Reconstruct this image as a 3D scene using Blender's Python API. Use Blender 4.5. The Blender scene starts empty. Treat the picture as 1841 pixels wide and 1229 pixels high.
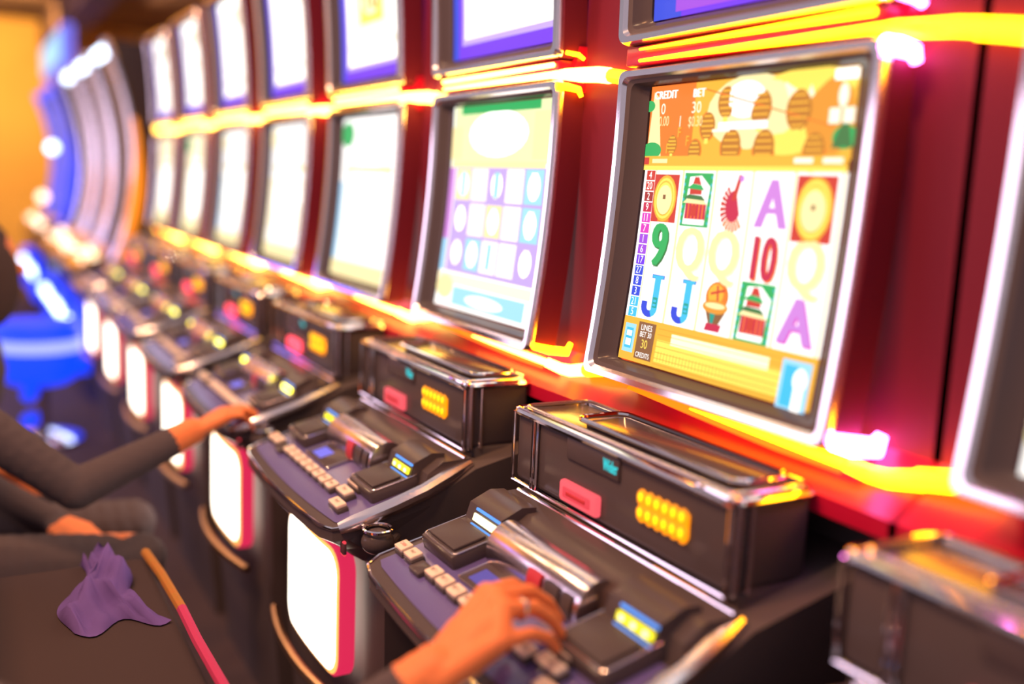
import bpy, bmesh, math, random
from mathutils import Vector, Matrix
C = bpy.context.scene.collection
sc = bpy.context.scene
random.seed(7)
PI = math.pi
# ------------------------------------------------------------------ camera
cam_d = bpy.data.cameras.new('camera'); cam = bpy.data.objects.new('camera', cam_d); C.objects.link(cam)
def cam_matrix(f=1790., roll=2.5, vp=(-85., 289.4)):
    d = Vector(((vp[0]-920.5)/f, (vp[1]-614.5)/f, 1.)).normalized(); X = -d
    r = math.radians(roll); a = Vector((math.sin(r), -math.cos(r), 0.))
    a.z = -(a.x*X.x + a.y*X.y)/X.z
    Z = a.normalized(); Y = Z.cross(X)
    M = Matrix((X, Y, Z))                       # world = M @ (right, down, forward)
    R = Matrix((M.col[0], -M.col[1], -M.col[2])).transposed()
    return R.to_4x4()
cam.matrix_world = Matrix.Translation((0, 0, 1.35)) @ cam_matrix()
cam_d.sensor_width = 36.; cam_d.lens = 1790./1841.*36.
cam_d.clip_start = .02; cam_d.clip_end = 100
cam_d.dof.use_dof = True; cam_d.dof.focus_distance = 1.62; cam_d.dof.aperture_fstop = 0.95
sc.camera = cam
# ------------------------------------------------------------------ world, lights, exposure
w = bpy.data.worlds.new('casino_air'); sc.world = w; w.use_nodes = True
w.node_tree.nodes['Background'].inputs[0].default_value = (.34, .31, .36, 1)
w.node_tree.nodes['Background'].inputs[1].default_value = 1.1
sc.view_settings.view_transform = 'Standard'; sc.view_settings.look = 'None'
sc.view_settings.gamma = 1; sc.view_settings.exposure = 0; sc.view_settings.use_curve_mapping = False
def area(name, loc, aim, size, size_y, color, energy):
    l = bpy.data.lights.new(name, 'AREA'); l.shape = 'RECTANGLE'; l.size = size; l.size_y = size_y
    l.color = color; l.energy = energy
    o = bpy.data.objects.new(name, l); C.objects.link(o); o.location = loc
    o.rotation_euler = (Vector(aim)-Vector(loc)).to_track_quat('-Z', 'Y').to_euler()
    return o
for i, x in enumerate((-.9, -2.3, -4.2, -6.6, -9.5)):
    area('added_downlight', (x, -.25 if i else -.35, 2.95), (x, .6, .8), .22, .22, (1, .62, .34), 24)  # unseen lamps added for warm highlights on the chrome
area('added_downlight', (-1.3, -.75, 2.7), (-1.1, .7, .8), .3, .3, (1, .45, .18), 30)  # unseen warm lamp added to light the hand
area('added_lavender_light', (-6.7, -2.6, 1.55), (-6.7, .8, 1.35), 8, 1.0, (.90, .72, 1), 78)  # unseen lamp added to brighten the chrome, in place of facing machines
area('added_wall_light', (-11.5, -.5, 2.9), (-14, -.8, 1.6), 3., .3, (1, .60, .16), 170)  # unseen lamp added to bring strong colour to the ochre wall
area('added_wall_light', (-8, 1.75, 3.0), (-8, 2.6, 2.4), 7, .15, (1, .62, .25), 60)  # another unseen lamp, added to colour the apricot wall
area('blue_aisle_light', (-6.6, -.3, 1.0), (-6.6, .9, .2), 2.4, .3, (.0, .10, 1), 9)  # unseen blue lamp aimed at the curved machines' feet, apart from the sign
# ------------------------------------------------------------------ materials
def mat(name, base=(.5,.5,.5), rough=.5, metal=0., spec=.5, emit=None, es=1., coat=0., noise=None, bump=0.):
    m = bpy.data.materials.new(name); m.use_nodes = True
    nt = m.node_tree; b = nt.nodes['Principled BSDF']
    b.inputs['Base Color'].default_value = (*base, 1); b.inputs['Roughness'].default_value = rough
    b.inputs['Metallic'].default_value = metal; b.inputs['Specular IOR Level'].default_value = spec
    b.inputs['Coat Weight'].default_value = coat
    if emit: b.inputs['Emission Color'].default_value = (*emit, 1); b.inputs['Emission Strength'].default_value = es
    if noise or bump:
        tc = nt.nodes.new('ShaderNodeTexCoord'); n = nt.nodes.new('ShaderNodeTexNoise')
        n.inputs['Scale'].default_value = (noise or (None, 60))[1]; n.inputs['Detail'].default_value = 6
        nt.links.new(tc.outputs['Object'], n.inputs['Vector'])
        if noise:
            mx = nt.nodes.new('ShaderNodeMix'); mx.data_type = 'RGBA'
            mx.inputs['A'].default_value = (*base, 1); mx.inputs['B'].default_value = (*noise[0], 1)
            nt.links.new(n.outputs['Fac'], mx.inputs['Factor'])
            nt.links.new(mx.outputs['Result'], b.inputs['Base Color'])
        if bump:
            bp = nt.nodes.new('ShaderNodeBump'); bp.inputs['Strength'].default_value = bump; bp.inputs['Distance'].default_value = .002
            nt.links.new(n.outputs['Fac'], bp.inputs['Height']); nt.links.new(bp.outputs['Normal'], b.inputs['Normal'])
    return m
def glow(name, col, s):
    return mat(name, (.02, .02, .02), .5, 0, .2, col, s)
M = {}
M['black'] = mat('matt_black_plastic', (.105, .076, .080), .62, spec=.10, noise=((.095, .07, .075), 30))
M['gloss'] = mat('gloss_black_plastic', (.088, .064, .068), .2, spec=.12)
M['slot'] = mat('slot_black', (.075, .052, .056), .4, spec=.2)
M['chrome'] = mat('chrome', (.86, .76, .76), .09, 1.)
M['chrome_soft'] = mat('brushed_chrome', (.95, .82, .84), .22, 1.)
M['red'] = mat('red_lacquer', (.50, .006, .040), .28, spec=.35)
M['red_dark'] = mat('dark_red_side_panel', (.17, .016, .035), .45, spec=.08)
M['panel'] = mat('lilac_button_panel', (.13, .10, .30), .16, spec=.6)
M['cream'] = mat('cream_button_cap', (.85, .62, .50), .35, spec=.4)
M['print'] = mat('dark_print', (.12, .04, .05), .5)
M['redprint'] = mat('red_print', (.6, .03, .04), .5)
M['skin'] = mat('skin', (.88, .245, .085), .48, spec=.25, noise=((.80, .19, .06), 22), bump=.25)
M['nail'] = mat('nail', (.9, .45, .30), .25)
M['jacket'] = mat('dark_jacket_cloth', (.10, .072, .080), .85, spec=.05, noise=((.088, .064, .072), 40), bump=.3)
M['jeans'] = mat('violet_blue_jeans', (.17, .10, .36), .9, spec=.0, noise=((.10, .06, .20), 12), bump=.4)
M['hair'] = mat('dark_hair', (.07, .045, .045), .8, spec=.05)
M['bronze'] = mat('dull_bronze_rail', (.40, .22, .12), .35, 1.)
M['gold'] = mat('ring_gold', (1, .82, .62), .25, 1.)
M['vinyl'] = mat('dark_vinyl', (.062, .042, .045), .9, spec=.0)
M['lit_edge_o'] = mat('orange_lit_edge', (.50, .13, .04), .8, spec=.1, noise=((.30, .19, .04), 90))  # light caught on the chair edge, painted as orange
M['lit_edge_m'] = mat('magenta_lit_edge', (.48, .045, .14), .8, spec=.1)  # same edge light, painted as magenta
M['wall'] = mat('ochre_wall', (.85, .50, .14), .8, noise=((.62, .34, .09), 1.6))
M['wall2'] = mat('apricot_wall', (.85, .55, .28), .8, noise=((.75, .45, .2), 1.2))
M['ceil'] = mat('dark_ceiling', (.13, .065, .065), .9)
M['floor'] = mat('patterned_dark_carpet', (.08, .045, .05), .95, noise=((.055, .032, .045), 14), bump=.5)
M['yled'] = glow('yellow_light_tube', (1, .40, .003), 13)
M['yled2'] = glow('pale_yellow_light_tube', (1, .58, .09), 13)
M['oled'] = glow('orange_ledge_glow', (1, .13, .0), 2.6)
M['mled'] = glow('magenta_white_glow', (1, .22, .9), 13)
M['belly_w'] = glow('white_backlit_panel', (1, .86, .70), 5)
M['belly_o'] = glow('orange_backlit_rim', (1, .42, .10), 1.7)
M['belly_r'] = glow('pink_red_backlit_side', (1, .03, .12), .75)
M['redbtn'] = glow('lit_red_button', (1, .06, .09), .9)
M['redbtn2'] = glow('lit_pink_rim', (1, .11, .14), 1.05)
M['amber'] = glow('amber_light', (1, .27, .0), 1.6)
M['amber_c'] = glow('amber_light_core', (1, .62, .0), 2.2)
M['amber_far'] = glow('amber_light_far', (1, .30, .0), 4.5); M['red_far'] = glow('lit_red_button_far', (1, .06, .10), 3.0); M['lime_far'] = glow('lime_light_far', (1, .85, .05), 7)
M['cyan'] = glow('cyan_display_letters', (.03, .70, .75), 1.1)
M['ylime'] = glow('lime_light', (.95, .80, .02), 1.8)
M['ywhite'] = glow('pale_yellow_light', (1, .9, .5), 2.5)
M['sky'] = glow('blue_light_edge', (.10, .35, 1), 1.3)
M['green'] = glow('dim_green_light', (.08, .35, .01), .8)
M['blue'] = glow('deep_blue_light', (.0, .045, 1), 1.6)
M['blue2'] = glow('violet_blue_light', (.22, .20, 1), .95)
M['bluewhite'] = glow('blue_white_bulb', (.62, .78, 1), 6)
M['warmbulb'] = glow('warm_bulb', (1, .62, .45), 5)
M['pinkedge'] = glow('pink_lit_edge', (1, .0, .16), .8)
M['orange_edge'] = glow('orange_edge_light', (1, .25, .01), 1.5)
S = {}
def sm(key, col, s=1.0):
    if key not in S: S[key] = glow('screen_' + key, col, s)
    return S[key]
sm('white', (1, .97, .93), 1.5); sm('hot', (1, .96, .88), 2.2); sm('cream', (1, .86, .55), 1.5); sm('yellow', (1, .70, .10), 1.35)
sm('gold', (1, .50, .04), 1.1); sm('amber', (.95, .36, .03), 1.0); sm('red', (.75, .05, .03), 1.0); sm('deepred', (.45, .03, .03), 1.0)
sm('green', (.02, .50, .12), 1.0); sm('dgreen', (.05, .22, .06), 1.0); sm('cyan', (.05, .62, .95), 1.0); sm('blue', (.02, .07, .75), 1.1)
sm('violet', (.42, .08, .85), 1.0); sm('magenta', (.85, .05, .60), 1.0); sm('lilac', (.60, .42, .95), 1.1); sm('pinkv', (.75, .28, .85), 1.0)
sm('dark', (.11, .05, .05), .8); sm('orange', (1, .22, .02), 1.1); sm('brown', (.30, .12, .04), 1.0); sm('pale', (1, .92, .72), 1.35)
sm('palegold', (1, .84, .40), 1.2); sm('paleblue', (.35, .72, 1), 1.2); sm('teal', (.0, .40, .30), 1.0); sm('crimson', (.70, .02, .08), 1.0)
sm('lantern', (.62, .22, .02), 1.0); sm('limecream', (.90, .98, .50), 1.1); sm('navy', (.03, .02, .35), 1.0); sm('purpleb', (.16, .03, .85), 1.2)
# ------------------------------------------------------------------ mesh builder
class MB:
    def __init__(s): s.v = []; s.f = []; s.m = []; s.mats = []
    def mi(s, m):
        if m not in s.mats: s.mats.append(m)
        return s.mats.index(m)
    def add(s, vs, fs, m):
        o = len(s.v); s.v += [tuple(v) for v in vs]; k = s.mi(m)
        for f in fs: s.f.append(tuple(o+i for i in f)); s.m.append(k)
    def bm(s, b, m, mtx=None):
        if mtx: b.transform(mtx)
        b.verts.index_update(); s.add([v.co[:] for v in b.verts], [[v.index for v in f.verts] for f in b.faces], m); b.free()
    def box(s, x0, x1, y0, y1, z0, z1, m, bev=0., seg=2):
        b = bmesh.new(); bmesh.ops.create_cube(b, size=1)
        b.transform(Matrix.Translation(((x0+x1)/2, (y0+y1)/2, (z0+z1)/2)) @ Matrix.Diagonal((abs(x1-x0), abs(y1-y0), abs(z1-z0), 1)))
        if bev: bmesh.ops.bevel(b, geom=b.edges[:], offset=bev, segments=seg, profile=.5, affect='EDGES')
        s.bm(b, m)
    def obox(s, c, sx, sy, sz, rot, m, bev=0.):
        b = bmesh.new(); bmesh.ops.create_cube(b, size=1); b.transform(Matrix.Diagonal((sx, sy, sz, 1)))
        if bev: bmesh.ops.bevel(b, geom=b.edges[:], offset=bev, segments=2, profile=.5, affect='EDGES')
        s.bm(b, m, Matrix.Translation(c) @ rot)
    def tube(s, pts, r, m, n=8, closed=False, cap=True):
        pts = [Vector(p) for p in pts]; N = len(pts); rr = r if isinstance(r, (list, tuple)) else [r]*N
        vs = []; prev = None
        for i, p in enumerate(pts):
            a = pts[(i-1) % N] if (closed or i > 0) else p; b = pts[(i+1) % N] if (closed or i < N-1) else p
            t = (b-a).normalized()
            ref = prev if prev is not None else (Vector((0, 0, 1)) if abs(t.z) < .9 else Vector((0, 1, 0)))
            u = (ref - t*ref.dot(t)); u = u.normalized() if u.length > 1e-6 else t.orthogonal().normalized()
            prev = u; q = t.cross(u)
            for k in range(n):
                an = 2*PI*k/n; vs.append(p + (u*math.cos(an) + q*math.sin(an))*rr[i])
        fs = []
        for i in range(N if closed else N-1):
            j = (i+1) % N
            for k in range(n): fs.append((i*n+k, i*n+(k+1) % n, j*n+(k+1) % n, j*n+k))
        if not closed and cap:
            fs.append(tuple(range(n-1, -1, -1))); fs.append(tuple((N-1)*n+k for k in range(n)))
        s.add(vs, fs, m)
    def ball(s, c, r, m, sc_=(1, 1, 1), sub=2, rot=None):
        b = bmesh.new(); bmesh.ops.create_icosphere(b, subdivisions=sub, radius=r)
        s.bm(b, m, Matrix.Translation(c) @ (rot or Matrix.Identity(4)) @ Matrix.Diagonal((*sc_, 1)))
    def prism(s, prof, x0, x1, m, bev=0.):
        """profile in (y, z) swept along x"""
        n = len(prof); vs = [(x0, y, z) for y, z in prof] + [(x1, y, z) for y, z in prof]
        fs = [tuple(range(n-1, -1, -1)), tuple(range(n, 2*n))] + [(i, (i+1) % n, n+(i+1) % n, n+i) for i in range(n)]
        s.add(vs, fs, m)
    def loft(s, loops, mats, cap=None):
        """closed loops of equal count, one material per gap"""
        n = len(loops[0])
        for k in range(len(loops)-1):
            s.add(list(loops[k])+list(loops[k+1]), [(i, (i+1) % n, n+(i+1) % n, n+i) for i in range(n)], mats[k])
        if cap: s.add(loops[-1], [tuple(range(n))], cap)
    def merge(s, o):
        k0 = len(s.v); s.v += o.v
        for f, m in zip(o.f, o.m): s.f.append(tuple(k0+i for i in f)); s.m.append(s.mi(o.mats[m]))
    def build(s, name, parent=None, smooth=True, base=(0, 0, 0), angle=35):
        me = bpy.data.meshes.new(name)
        me.from_pydata([(v[0]-base[0], v[1]-base[1], v[2]-base[2]) for v in s.v], [], s.f)
        for m in s.mats: me.materials.append(m)
        me.polygons.foreach_set('material_index', s.m)
        b = bmesh.new(); b.from_mesh(me); bmesh.ops.remove_doubles(b, verts=b.verts[:], dist=1e-6)
        bmesh.ops.recalc_face_normals(b, faces=b.faces[:]); b.to_mesh(me); b.free()
        if smooth:
            me.polygons.foreach_set('use_smooth', [True]*len(me.polygons))
            me.set_sharp_from_angle(angle=math.radians(angle))
        o = bpy.data.objects.new(name, me); C.objects.link(o)
        if parent: o.parent = parent
        return o
def tag(o, label=None, cat=None, group=None, kind=None):
    if label: o['label'] = label
    if cat: o['category'] = cat
    if group: o['group'] = group
    if kind: o['kind'] = kind
    return o
def empty(name, loc, rz=0):
    o = bpy.data.objects.new(name, None); C.objects.link(o); o.location = loc; o.rotation_euler = (0, 0, rz)
    o.empty_display_size = .1
    return o
def rrect(hx0, hx1, z0, z1, r, n=6):
    """rounded rectangle loop (u, v)"""
    pts = []
    for cx, cz, a0 in ((hx1-r, z1-r, 0), (hx0+r, z1-r, 90), (hx0+r, z0+r, 180), (hx1-r, z0+r, 270)):
        for k in range(n+1):
            a = math.radians(a0 + 90*k/n); pts.append((cx+r*math.cos(a), cz+r*math.sin(a)))
    return pts
def densify(p, step=.05):
    out = []
    for i in range(len(p)):
        a = Vector(p[i]); b = Vector(p[(i+1) % len(p)]); k = max(1, int((b-a).length/step))
        for j in range(k): out.append(tuple(a.lerp(b, j/k)))
    return out
OY = .9          # depth of the machine's origin
P0 = -1.10       # centre of the machine in the middle of the picture
PITCH = .72
# surfaces of the two monitors: (u, v, w) -> point; w is depth behind the front
def low(u, v, w=0.):
    t = (v-1.05)/.49; y = .905 + .040*t + .010*4*t*(1-t) + w
    return (u, y, v)
def up(u, v, w=0.):
    t = (v-1.578)/.45; return (u, .940 - .034*t + .008*4*t*(1-t) + w, v)

# ------------------------------------------------------------------ screen pictures (flat print made of flat pieces)
TXT = {}
def text_tris(body, size=1.0):
    if body not in TXT:
        cu = bpy.data.curves.new('t', 'FONT'); cu.body = body; cu.align_x = 'CENTER'; cu.align_y = 'CENTER'; cu.resolution_u = 3
        o = bpy.data.objects.new('t', cu); C.objects.link(o)
        bpy.context.view_layer.update()
        me = bpy.data.meshes.new_from_object(o.evaluated_get(bpy.context.evaluated_depsgraph_get()))
        TXT[body] = ([tuple(v.co[:2]) for v in me.vertices], [tuple(p.vertices) for p in me.polygons])
        bpy.data.objects.remove(o); bpy.data.curves.remove(cu); bpy.data.meshes.remove(me)
    return TXT[body]
class Art:
    """pieces placed in (a, b) in 0..1 of the picture, stacked towards the viewer"""
    def __init__(s, surf, x0, x1, z0, z1, w):
        s.mb = MB(); s.s = surf; s.x0, s.x1, s.z0, s.z1, s.w = x0, x1, z0, z1, w
    def pt(s, a, b, k): return s.s(s.x0+(s.x1-s.x0)*a, s.z0+(s.z1-s.z0)*b, s.w - .0004*k)
    def poly(s, pts, m, k=1): s.mb.add([s.pt(a, b, k) for a, b in pts], [tuple(range(len(pts)))], m)
    def rect(s, a0, a1, b0, b1, m, k=1):
        n = max(1, int((b1-b0)/.12))
        for i in range(n):
            c0 = b0+(b1-b0)*i/n; c1 = b0+(b1-b0)*(i+1)/n
            s.poly([(a0, c0), (a1, c0), (a1, c1), (a0, c1)], m, k)
    def disc(s, a, b, ra, rb, m, k=1, n=20, a0=0, a1=360):
        pts = [(a+ra*math.cos(math.radians(a0+(a1-a0)*i/n)), b+rb*math.sin(math.radians(a0+(a1-a0)*i/n))) for i in range(n + (a1-a0 < 360))]
        s.poly(pts, m, k)
    def ring(s, a, b, ra, rb, t, m, k=1, n=20):
        for i in range(n):
            q = [2*PI*i/n, 2*PI*(i+1)/n]
            s.poly([(a+ra*math.cos(q[0]), b+rb*math.sin(q[0])), (a+ra*math.cos(q[1]), b+rb*math.sin(q[1])),
                    (a+ra*(1-t)*math.cos(q[1]), b+rb*(1-t)*math.sin(q[1])), (a+ra*(1-t)*math.cos(q[0]), b+rb*(1-t)*math.sin(q[0]))], m, k)
    def text(s, body, a, b, ha, hb, m, k=3, bold=1):
        vs, fs = text_tris(body)
        for dx in ((0,) if bold == 1 else (-.05, .0, .05)):
            s.mb.add([s.pt(a+(x+dx)*ha, b+y*hb, k+dx*3) for x, y in vs], fs, m)
    def build(s, name, parent, base): return s.mb.build(name, parent, False, base)
def coin(A, a, b, ra, rb, k=3):
    A.rect(a-ra, a+ra, b-rb, b+rb, S['red'], k); A.rect(a-ra*.4, a+ra*.5, b-rb, b-rb*.6, S['orange'], k+1)
    A.disc(a, b, ra*.92, rb*.97, S['gold'], k+2); A.disc(a, b, ra*.80, rb*.86, S['yellow'], k+3)
    A.ring(a, b, ra*.70, rb*.74, .08, S['gold'], k+4); A.disc(a, b-.005, ra*.6, rb*.62, S['palegold'], k+4)
    A.rect(a-.008, a+.008, b-.003, b+.013, S['brown'], k+5)
def temple(A, a, b, ra, rb, k=3):
    A.rect(a-ra, a+ra, b-rb, b+rb, S['green'], k)
    for i in range(7):
        for sgn in (-1, 1):
            A.rect(a+sgn*ra*.93-.003, a+sgn*ra*.93+.003, b-rb+.01+i*rb*.28, b-rb+.02+i*rb*.28, S['cyan'], k+1)
    A.poly([(a-ra*.8, b-rb*.92), (a+ra*.7, b-rb*.92), (a+ra*.85, b+rb*.5), (a+ra*.2, b+rb*.9), (a-ra*.6, b+rb*.85)], S['white'], k+1)
    A.rect(a-ra*.7, a+ra*.75, b-rb*.72, b-rb*.12, S['crimson'], k+2)
    for i in range(5): A.rect(a-ra*.5+i*ra*.25, a-ra*.42+i*ra*.25, b-rb*.72, b-rb*.12, S['orange'], k+3)
    A.rect(a-ra*.3, a+ra*.15, b-rb*.6, b-rb*.2, S['red'], k+4)
    A.poly([(a-ra*.9, b-rb*.12), (a+ra*.85, b-rb*.16), (a+ra*.5, b+.03*rb), (a-ra*.5, b+rb*.08)], S['palegold'], k+4)
    A.poly([(a-ra*.85, b+rb*.05), (a+ra*.7, b-rb*.02), (a+ra*.4, b+.16*rb), (a-ra*.5, b+rb*.2)], S['dgreen'], k+5)
    A.rect(a-ra*.5, a+ra*.35, b+rb*.2, b+rb*.5, S['red'], k+3)
    A.poly([(a-ra*.7, b+rb*.42), (a+ra*.55, b+rb*.36), (a+ra*.3, b+.55*rb), (a-ra*.3, b+rb*.6)], S['green'], k+5)
    A.poly([(a-ra*.3, b+rb*.6), (a+ra*.3, b+.56*rb), (a+ra*.1, b+rb*.85), (a-ra*.2, b+rb*.85)], S['red'], k+5)
def phoenix(A, a, b, ra, rb, k=3):
    # a red fan tail with a small raised head
    for i in range(13):
        q0 = math.radians(120+i*15); q1 = math.radians(120+i*15+11)
        m = S['red'] if i < 7 else S['orange']
        A.poly([(a+.15*ra, b-.15*rb), (a+.15*ra+ra*1.05*math.cos(q0), b-.15*rb+rb*.85*math.sin(q0)), (a+.15*ra+ra*1.05*math.cos(q1), b-.15*rb+rb*.85*math.sin(q1))], m, k)
    A.disc(a+.1*ra, b-.1*rb, ra*.6, rb*.55, S['crimson'], k+1, a0=80, a1=330)
    A.poly([(a-.1*ra, b+.1*rb), (a+.25*ra, b+.1*rb), (a+.55*ra, b+.95*rb), (a+.3*ra, b+rb)], S['red'], k+2)
    A.disc(a+.55*ra, b+.85*rb, ra*.18, rb*.12, S['pinkv'], k+3)
def pot(A, a, b, ra, rb, k=3):
    A.disc(a, b+rb*.35, ra*.9, rb*.6, S['orange'], k); A.disc(a-ra*.1, b+rb*.45, ra*.6, rb*.4, S['gold'], k+1)
    A.poly([(a-ra*.5, b+rb*.5), (a+ra*.6, b+rb*.7), (a+ra*.6, b+rb*.6), (a-ra*.5, b+rb*.4)], S['red'], k+2)
    A.poly([(a-ra*.1, b+rb*.8), (a+.05*ra, b+rb*.8), (a+ra*.2, b+rb*.2), (a+.05*ra, b+rb*.2)], S['red'], k+2)
    A.disc(a, b-rb*.05, ra, rb*.28, S['amber'], k+2); A.disc(a, b, ra*.8, rb*.12, S['palegold'], k+3)
    A.poly([(a-ra*.75, b-rb*.2), (a+ra*.85, b-rb*.2), (a+ra*.4, b-rb*.75), (a-ra*.35, b-rb*.75)], S['brown'], k+1)
    A.poly([(a-ra*.35, b-rb*.3), (a+ra*.1, b-rb*.3), (a, b-rb*.7), (a-ra*.2, b-rb*.7)], S['teal'], k+2)
    A.poly([(a-ra*.5, b-rb*.7), (a+ra*.7, b-rb*.7), (a+ra*.6, b-rb), (a-ra*.6, b-rb)], S['crimson'], k+2)
def lantern(A, a, b, ra, rb, k=2):
    A.disc(a, b, ra*1.12, rb*1.1, S['orange'], k-1); A.disc(a, b, ra, rb, S['lantern'], k)
    for i in range(5): A.rect(a-ra*.8*math.cos((i-2)*.45), a+ra*.8*math.cos((i-2)*.45), b+(i-2)*rb*.36-.003, b+(i-2)*rb*.36+.003, S['gold'], k+1)
    A.rect(a-ra*.25, a+ra*.25, b-rb*1.3, b-rb*.9, S['yellow'], k+1)
def art_main(A):
    A.rect(0, 1, .735, 1, S['gold'], 0)
    A.rect(.0, .26, .735, 1, S['orange'], 1); A.disc(.55, .89, .22, .12, S['palegold'], 1); A.disc(.52, .93, .10, .06, S['white'], 2)
    A.disc(.90, .86, .10, .12, S['amber'], 1); A.disc(.72, .80, .14, .05, S['yellow'], 1)
    A.poly([(.30, .975), (.92, .83), (.92, .835), (.30, .98)], S['orange'], 2); A.disc(.8, .96, .2, .05, S['yellow'], 1); A.disc(.75, .93, .09, .07, S['cream'], 1)
    for a, b, r in ((.43, .925, .045), (.60, .90, .05), (.77, .885, .055), (.34, .85, .04), (.28, .765, .035), (.47, .78, .05), (.63, .775, .05), (.15, .79, .03), (.85, .765, .045)):
        lantern(A, a, b, r, r*1.15)
    for a, b in ((.13, .775), (.19, .83), (.24, .80)):
        A.text('\u4e2d' if 0 else 'F', a, b, .045, .05, S['gold'], 6)
    A.poly([(0, .74), (.09, .74), (.05, .96), (.02, .98)], S['palegold'], 2); A.disc(.03, .77, .06, .03, S['green'], 3); A.disc(.0, .93, .03, .02, S['green'], 3)
    A.disc(.97, .80, .05, .035, S['green'], 3); A.poly([(.92, .77), (1, .77), (.97, .88)], S['dgreen'], 3); A.disc(.95, .92, .02, .035, S['pale'], 5)
    A.rect(.90, .945, .84, .885, S['pale'], 5); A.rect(.955, 1, .84, .885, S['pale'], 5)
    A.rect(.91, 1.0, .965, .995, S['hot'], 5)
    A.text('CREDIT', .095, .965, .040, .040, S['white'], 6, 2); A.text('BET', .285, .962, .040, .040, S['white'], 6, 2)
    A.text('0', .085, .915, .055, .055, S['pale'], 6); A.text('30', .275, .913, .055, .055, S['pale'], 6)
    A.text('$0.00', .085, .872, .035, .050, S['palegold'], 6); A.text('1', .19, .868, .045, .055, S['pale'], 6); A.text('$0.30', .275, .866, .035, .050, S['palegold'], 6)
    A.rect(.40, .64, .835, .86, S['white'], 5); A.rect(.37, .46, .828, .838, S['pale'], 5)
    # band and reels
    A.rect(0, 1, .715, .75, S['gold'], 8); A.rect(0, .03, .72, .745, S['red'], 9); A.rect(.05, .14, .725, .74, S['palegold'], 9); A.rect(.78, .86, .725, .742, S['pale'], 9); A.rect(.90, .98, .725, .742, S['pale'], 9)
    A.rect(0, 1, .70, .716, S['yellow'], 8)
    A.rect(0, 1, .16, .70, S['white'], 0)
    for a in (.235, .415, .60, .79, .985): A.rect(a-.006, a+.006, .16, .71, S['palegold'], 1)
    cols = [.145, .325, .505, .695, .885]
    coin(A, cols[0], .60, .073, .085); temple(A, cols[1], .60, .078, .092); phoenix(A, cols[2]+.01, .595, .066, .095)
    A.text('A', cols[3]+.01, .59, .20, .22, S['pinkv'], 3, 2); coin(A, cols[4], .59, .083, .10)
    def letter(t, a, b, c, ha=.19, hb=.22, rim='lilac'):
        A.text(t, a+.006, b-.006, ha, hb, S[rim], 2, 2); A.text(t, a, b, ha, hb, S[c], 4, 2)
    letter('9', cols[0], .425, 'green', rim='dgreen'); letter('Q', cols[1], .42, 'palegold', rim='cream'); letter('Q', cols[2], .42, 'palegold', rim='cream')
    letter('10', cols[3]-.005, .42, 'crimson', .13, .20, 'orange'); letter('Q', cols[4], .415, 'palegold', rim='cream')
    
    for c in (0, 1):
        x = cols[c]; A.rect(x-.012, x+.062, .312, .326, S['blue'], 3); A.rect(x-.008, x+.058, .314, .324, S['cyan'], 4)
        A.rect(x+.008, x+.045, .20, .32, S['cyan'], 4)
        for i in range(8):
            q0, q1 = [math.radians(180+180*j/8) for j in (i, i+1)]
            A.poly([(x-.003+.048*math.cos(q0), .205+.035*math.sin(q0)), (x-.003+.048*math.cos(q1), .205+.035*math.sin(q1)), (x-.003+.014*math.cos(q1), .205+.010*math.sin(q1)), (x-.003+.014*math.cos(q0), .205+.010*math.sin(q0))], S['blue' if i < 5 else 'cyan'], 4)
        A.rect(x-.052, x-.018, .200, .226, S['blue'], 4); A.rect(x+.014, x+.040, .208, .245, S['teal'], 5); A.rect(x+.018, x+.036, .213, .222, S['cyan'], 6); A.rect(x+.018, x+.036, .228, .237, S['cyan'], 6)
    pot(A, cols[2], .255, .065, .085); temple(A, cols[3], .255, .080, .095); letter('A', cols[4], .245, 'pinkv', .20, .20, 'magenta')
    A.rect(.072, .078, .16, .70, S['palegold'], 2)
    # number strip
    seq = ['red', 'red', 'deepred', 'crimson', 'magenta', 'magenta', 'violet', 'violet', 'purpleb', 'blue', 'blue', 'blue', 'cyan']
    nums = ['4', '20', '2', '9', '11', '7', '1', '6', '17', '27', '8', '3', '21', '5']
    for i in range(14):
        b0 = .70 - .0386*(i+1); A.rect(.018, .070, b0+.002, b0+.0366, S[seq[min(i, 12)]], 3); A.text(nums[i], .044, b0+.019, .035, .038, S['white'], 5)
    # lower wood strip
    A.rect(0, 1, 0, .16, S['gold'], 1); A.rect(.22, .9, .02, .10, S['yellow'], 2); A.rect(.3, .8, .09, .13, S['cream'], 3)
    for i in range(7): A.rect(.22, 1, .012+.021*i, .014+.021*i, S['amber'], 4)
    for i in range(34): A.rect(.24+.018*i, .242+.018*i, .025, .06, S['amber'], 4)
    A.rect(.018, .085, .03, .135, S['paleblue'], 4); A.rect(.03, .073, .045, .12, S['cyan'], 5); A.rect(.035, .068, .055, .08, S['white'], 6); A.rect(.035, .068, .09, .11, S['white'], 6)
    A.rect(.10, .205, .015, .15, S['brown'], 4); A.text('LINES', .152, .13, .028, .03, S['white'], 6); A.text('BET 30', .152, .105, .024, .028, S['white'], 6); A.text('30', .152, .07, .04, .045, S['yellow'], 6); A.text('CREDITS', .152, .03, .022, .026, S['white'], 6)
    A.rect(.86, .985, -.02, .14, S['paleblue'], 5); A.rect(.875, .93, 0, .125, S['cyan'], 6); A.disc(.945, .085, .03, .035, S['white'], 7); A.rect(.925, .965, -.01, .07, S['white'], 7)
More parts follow.
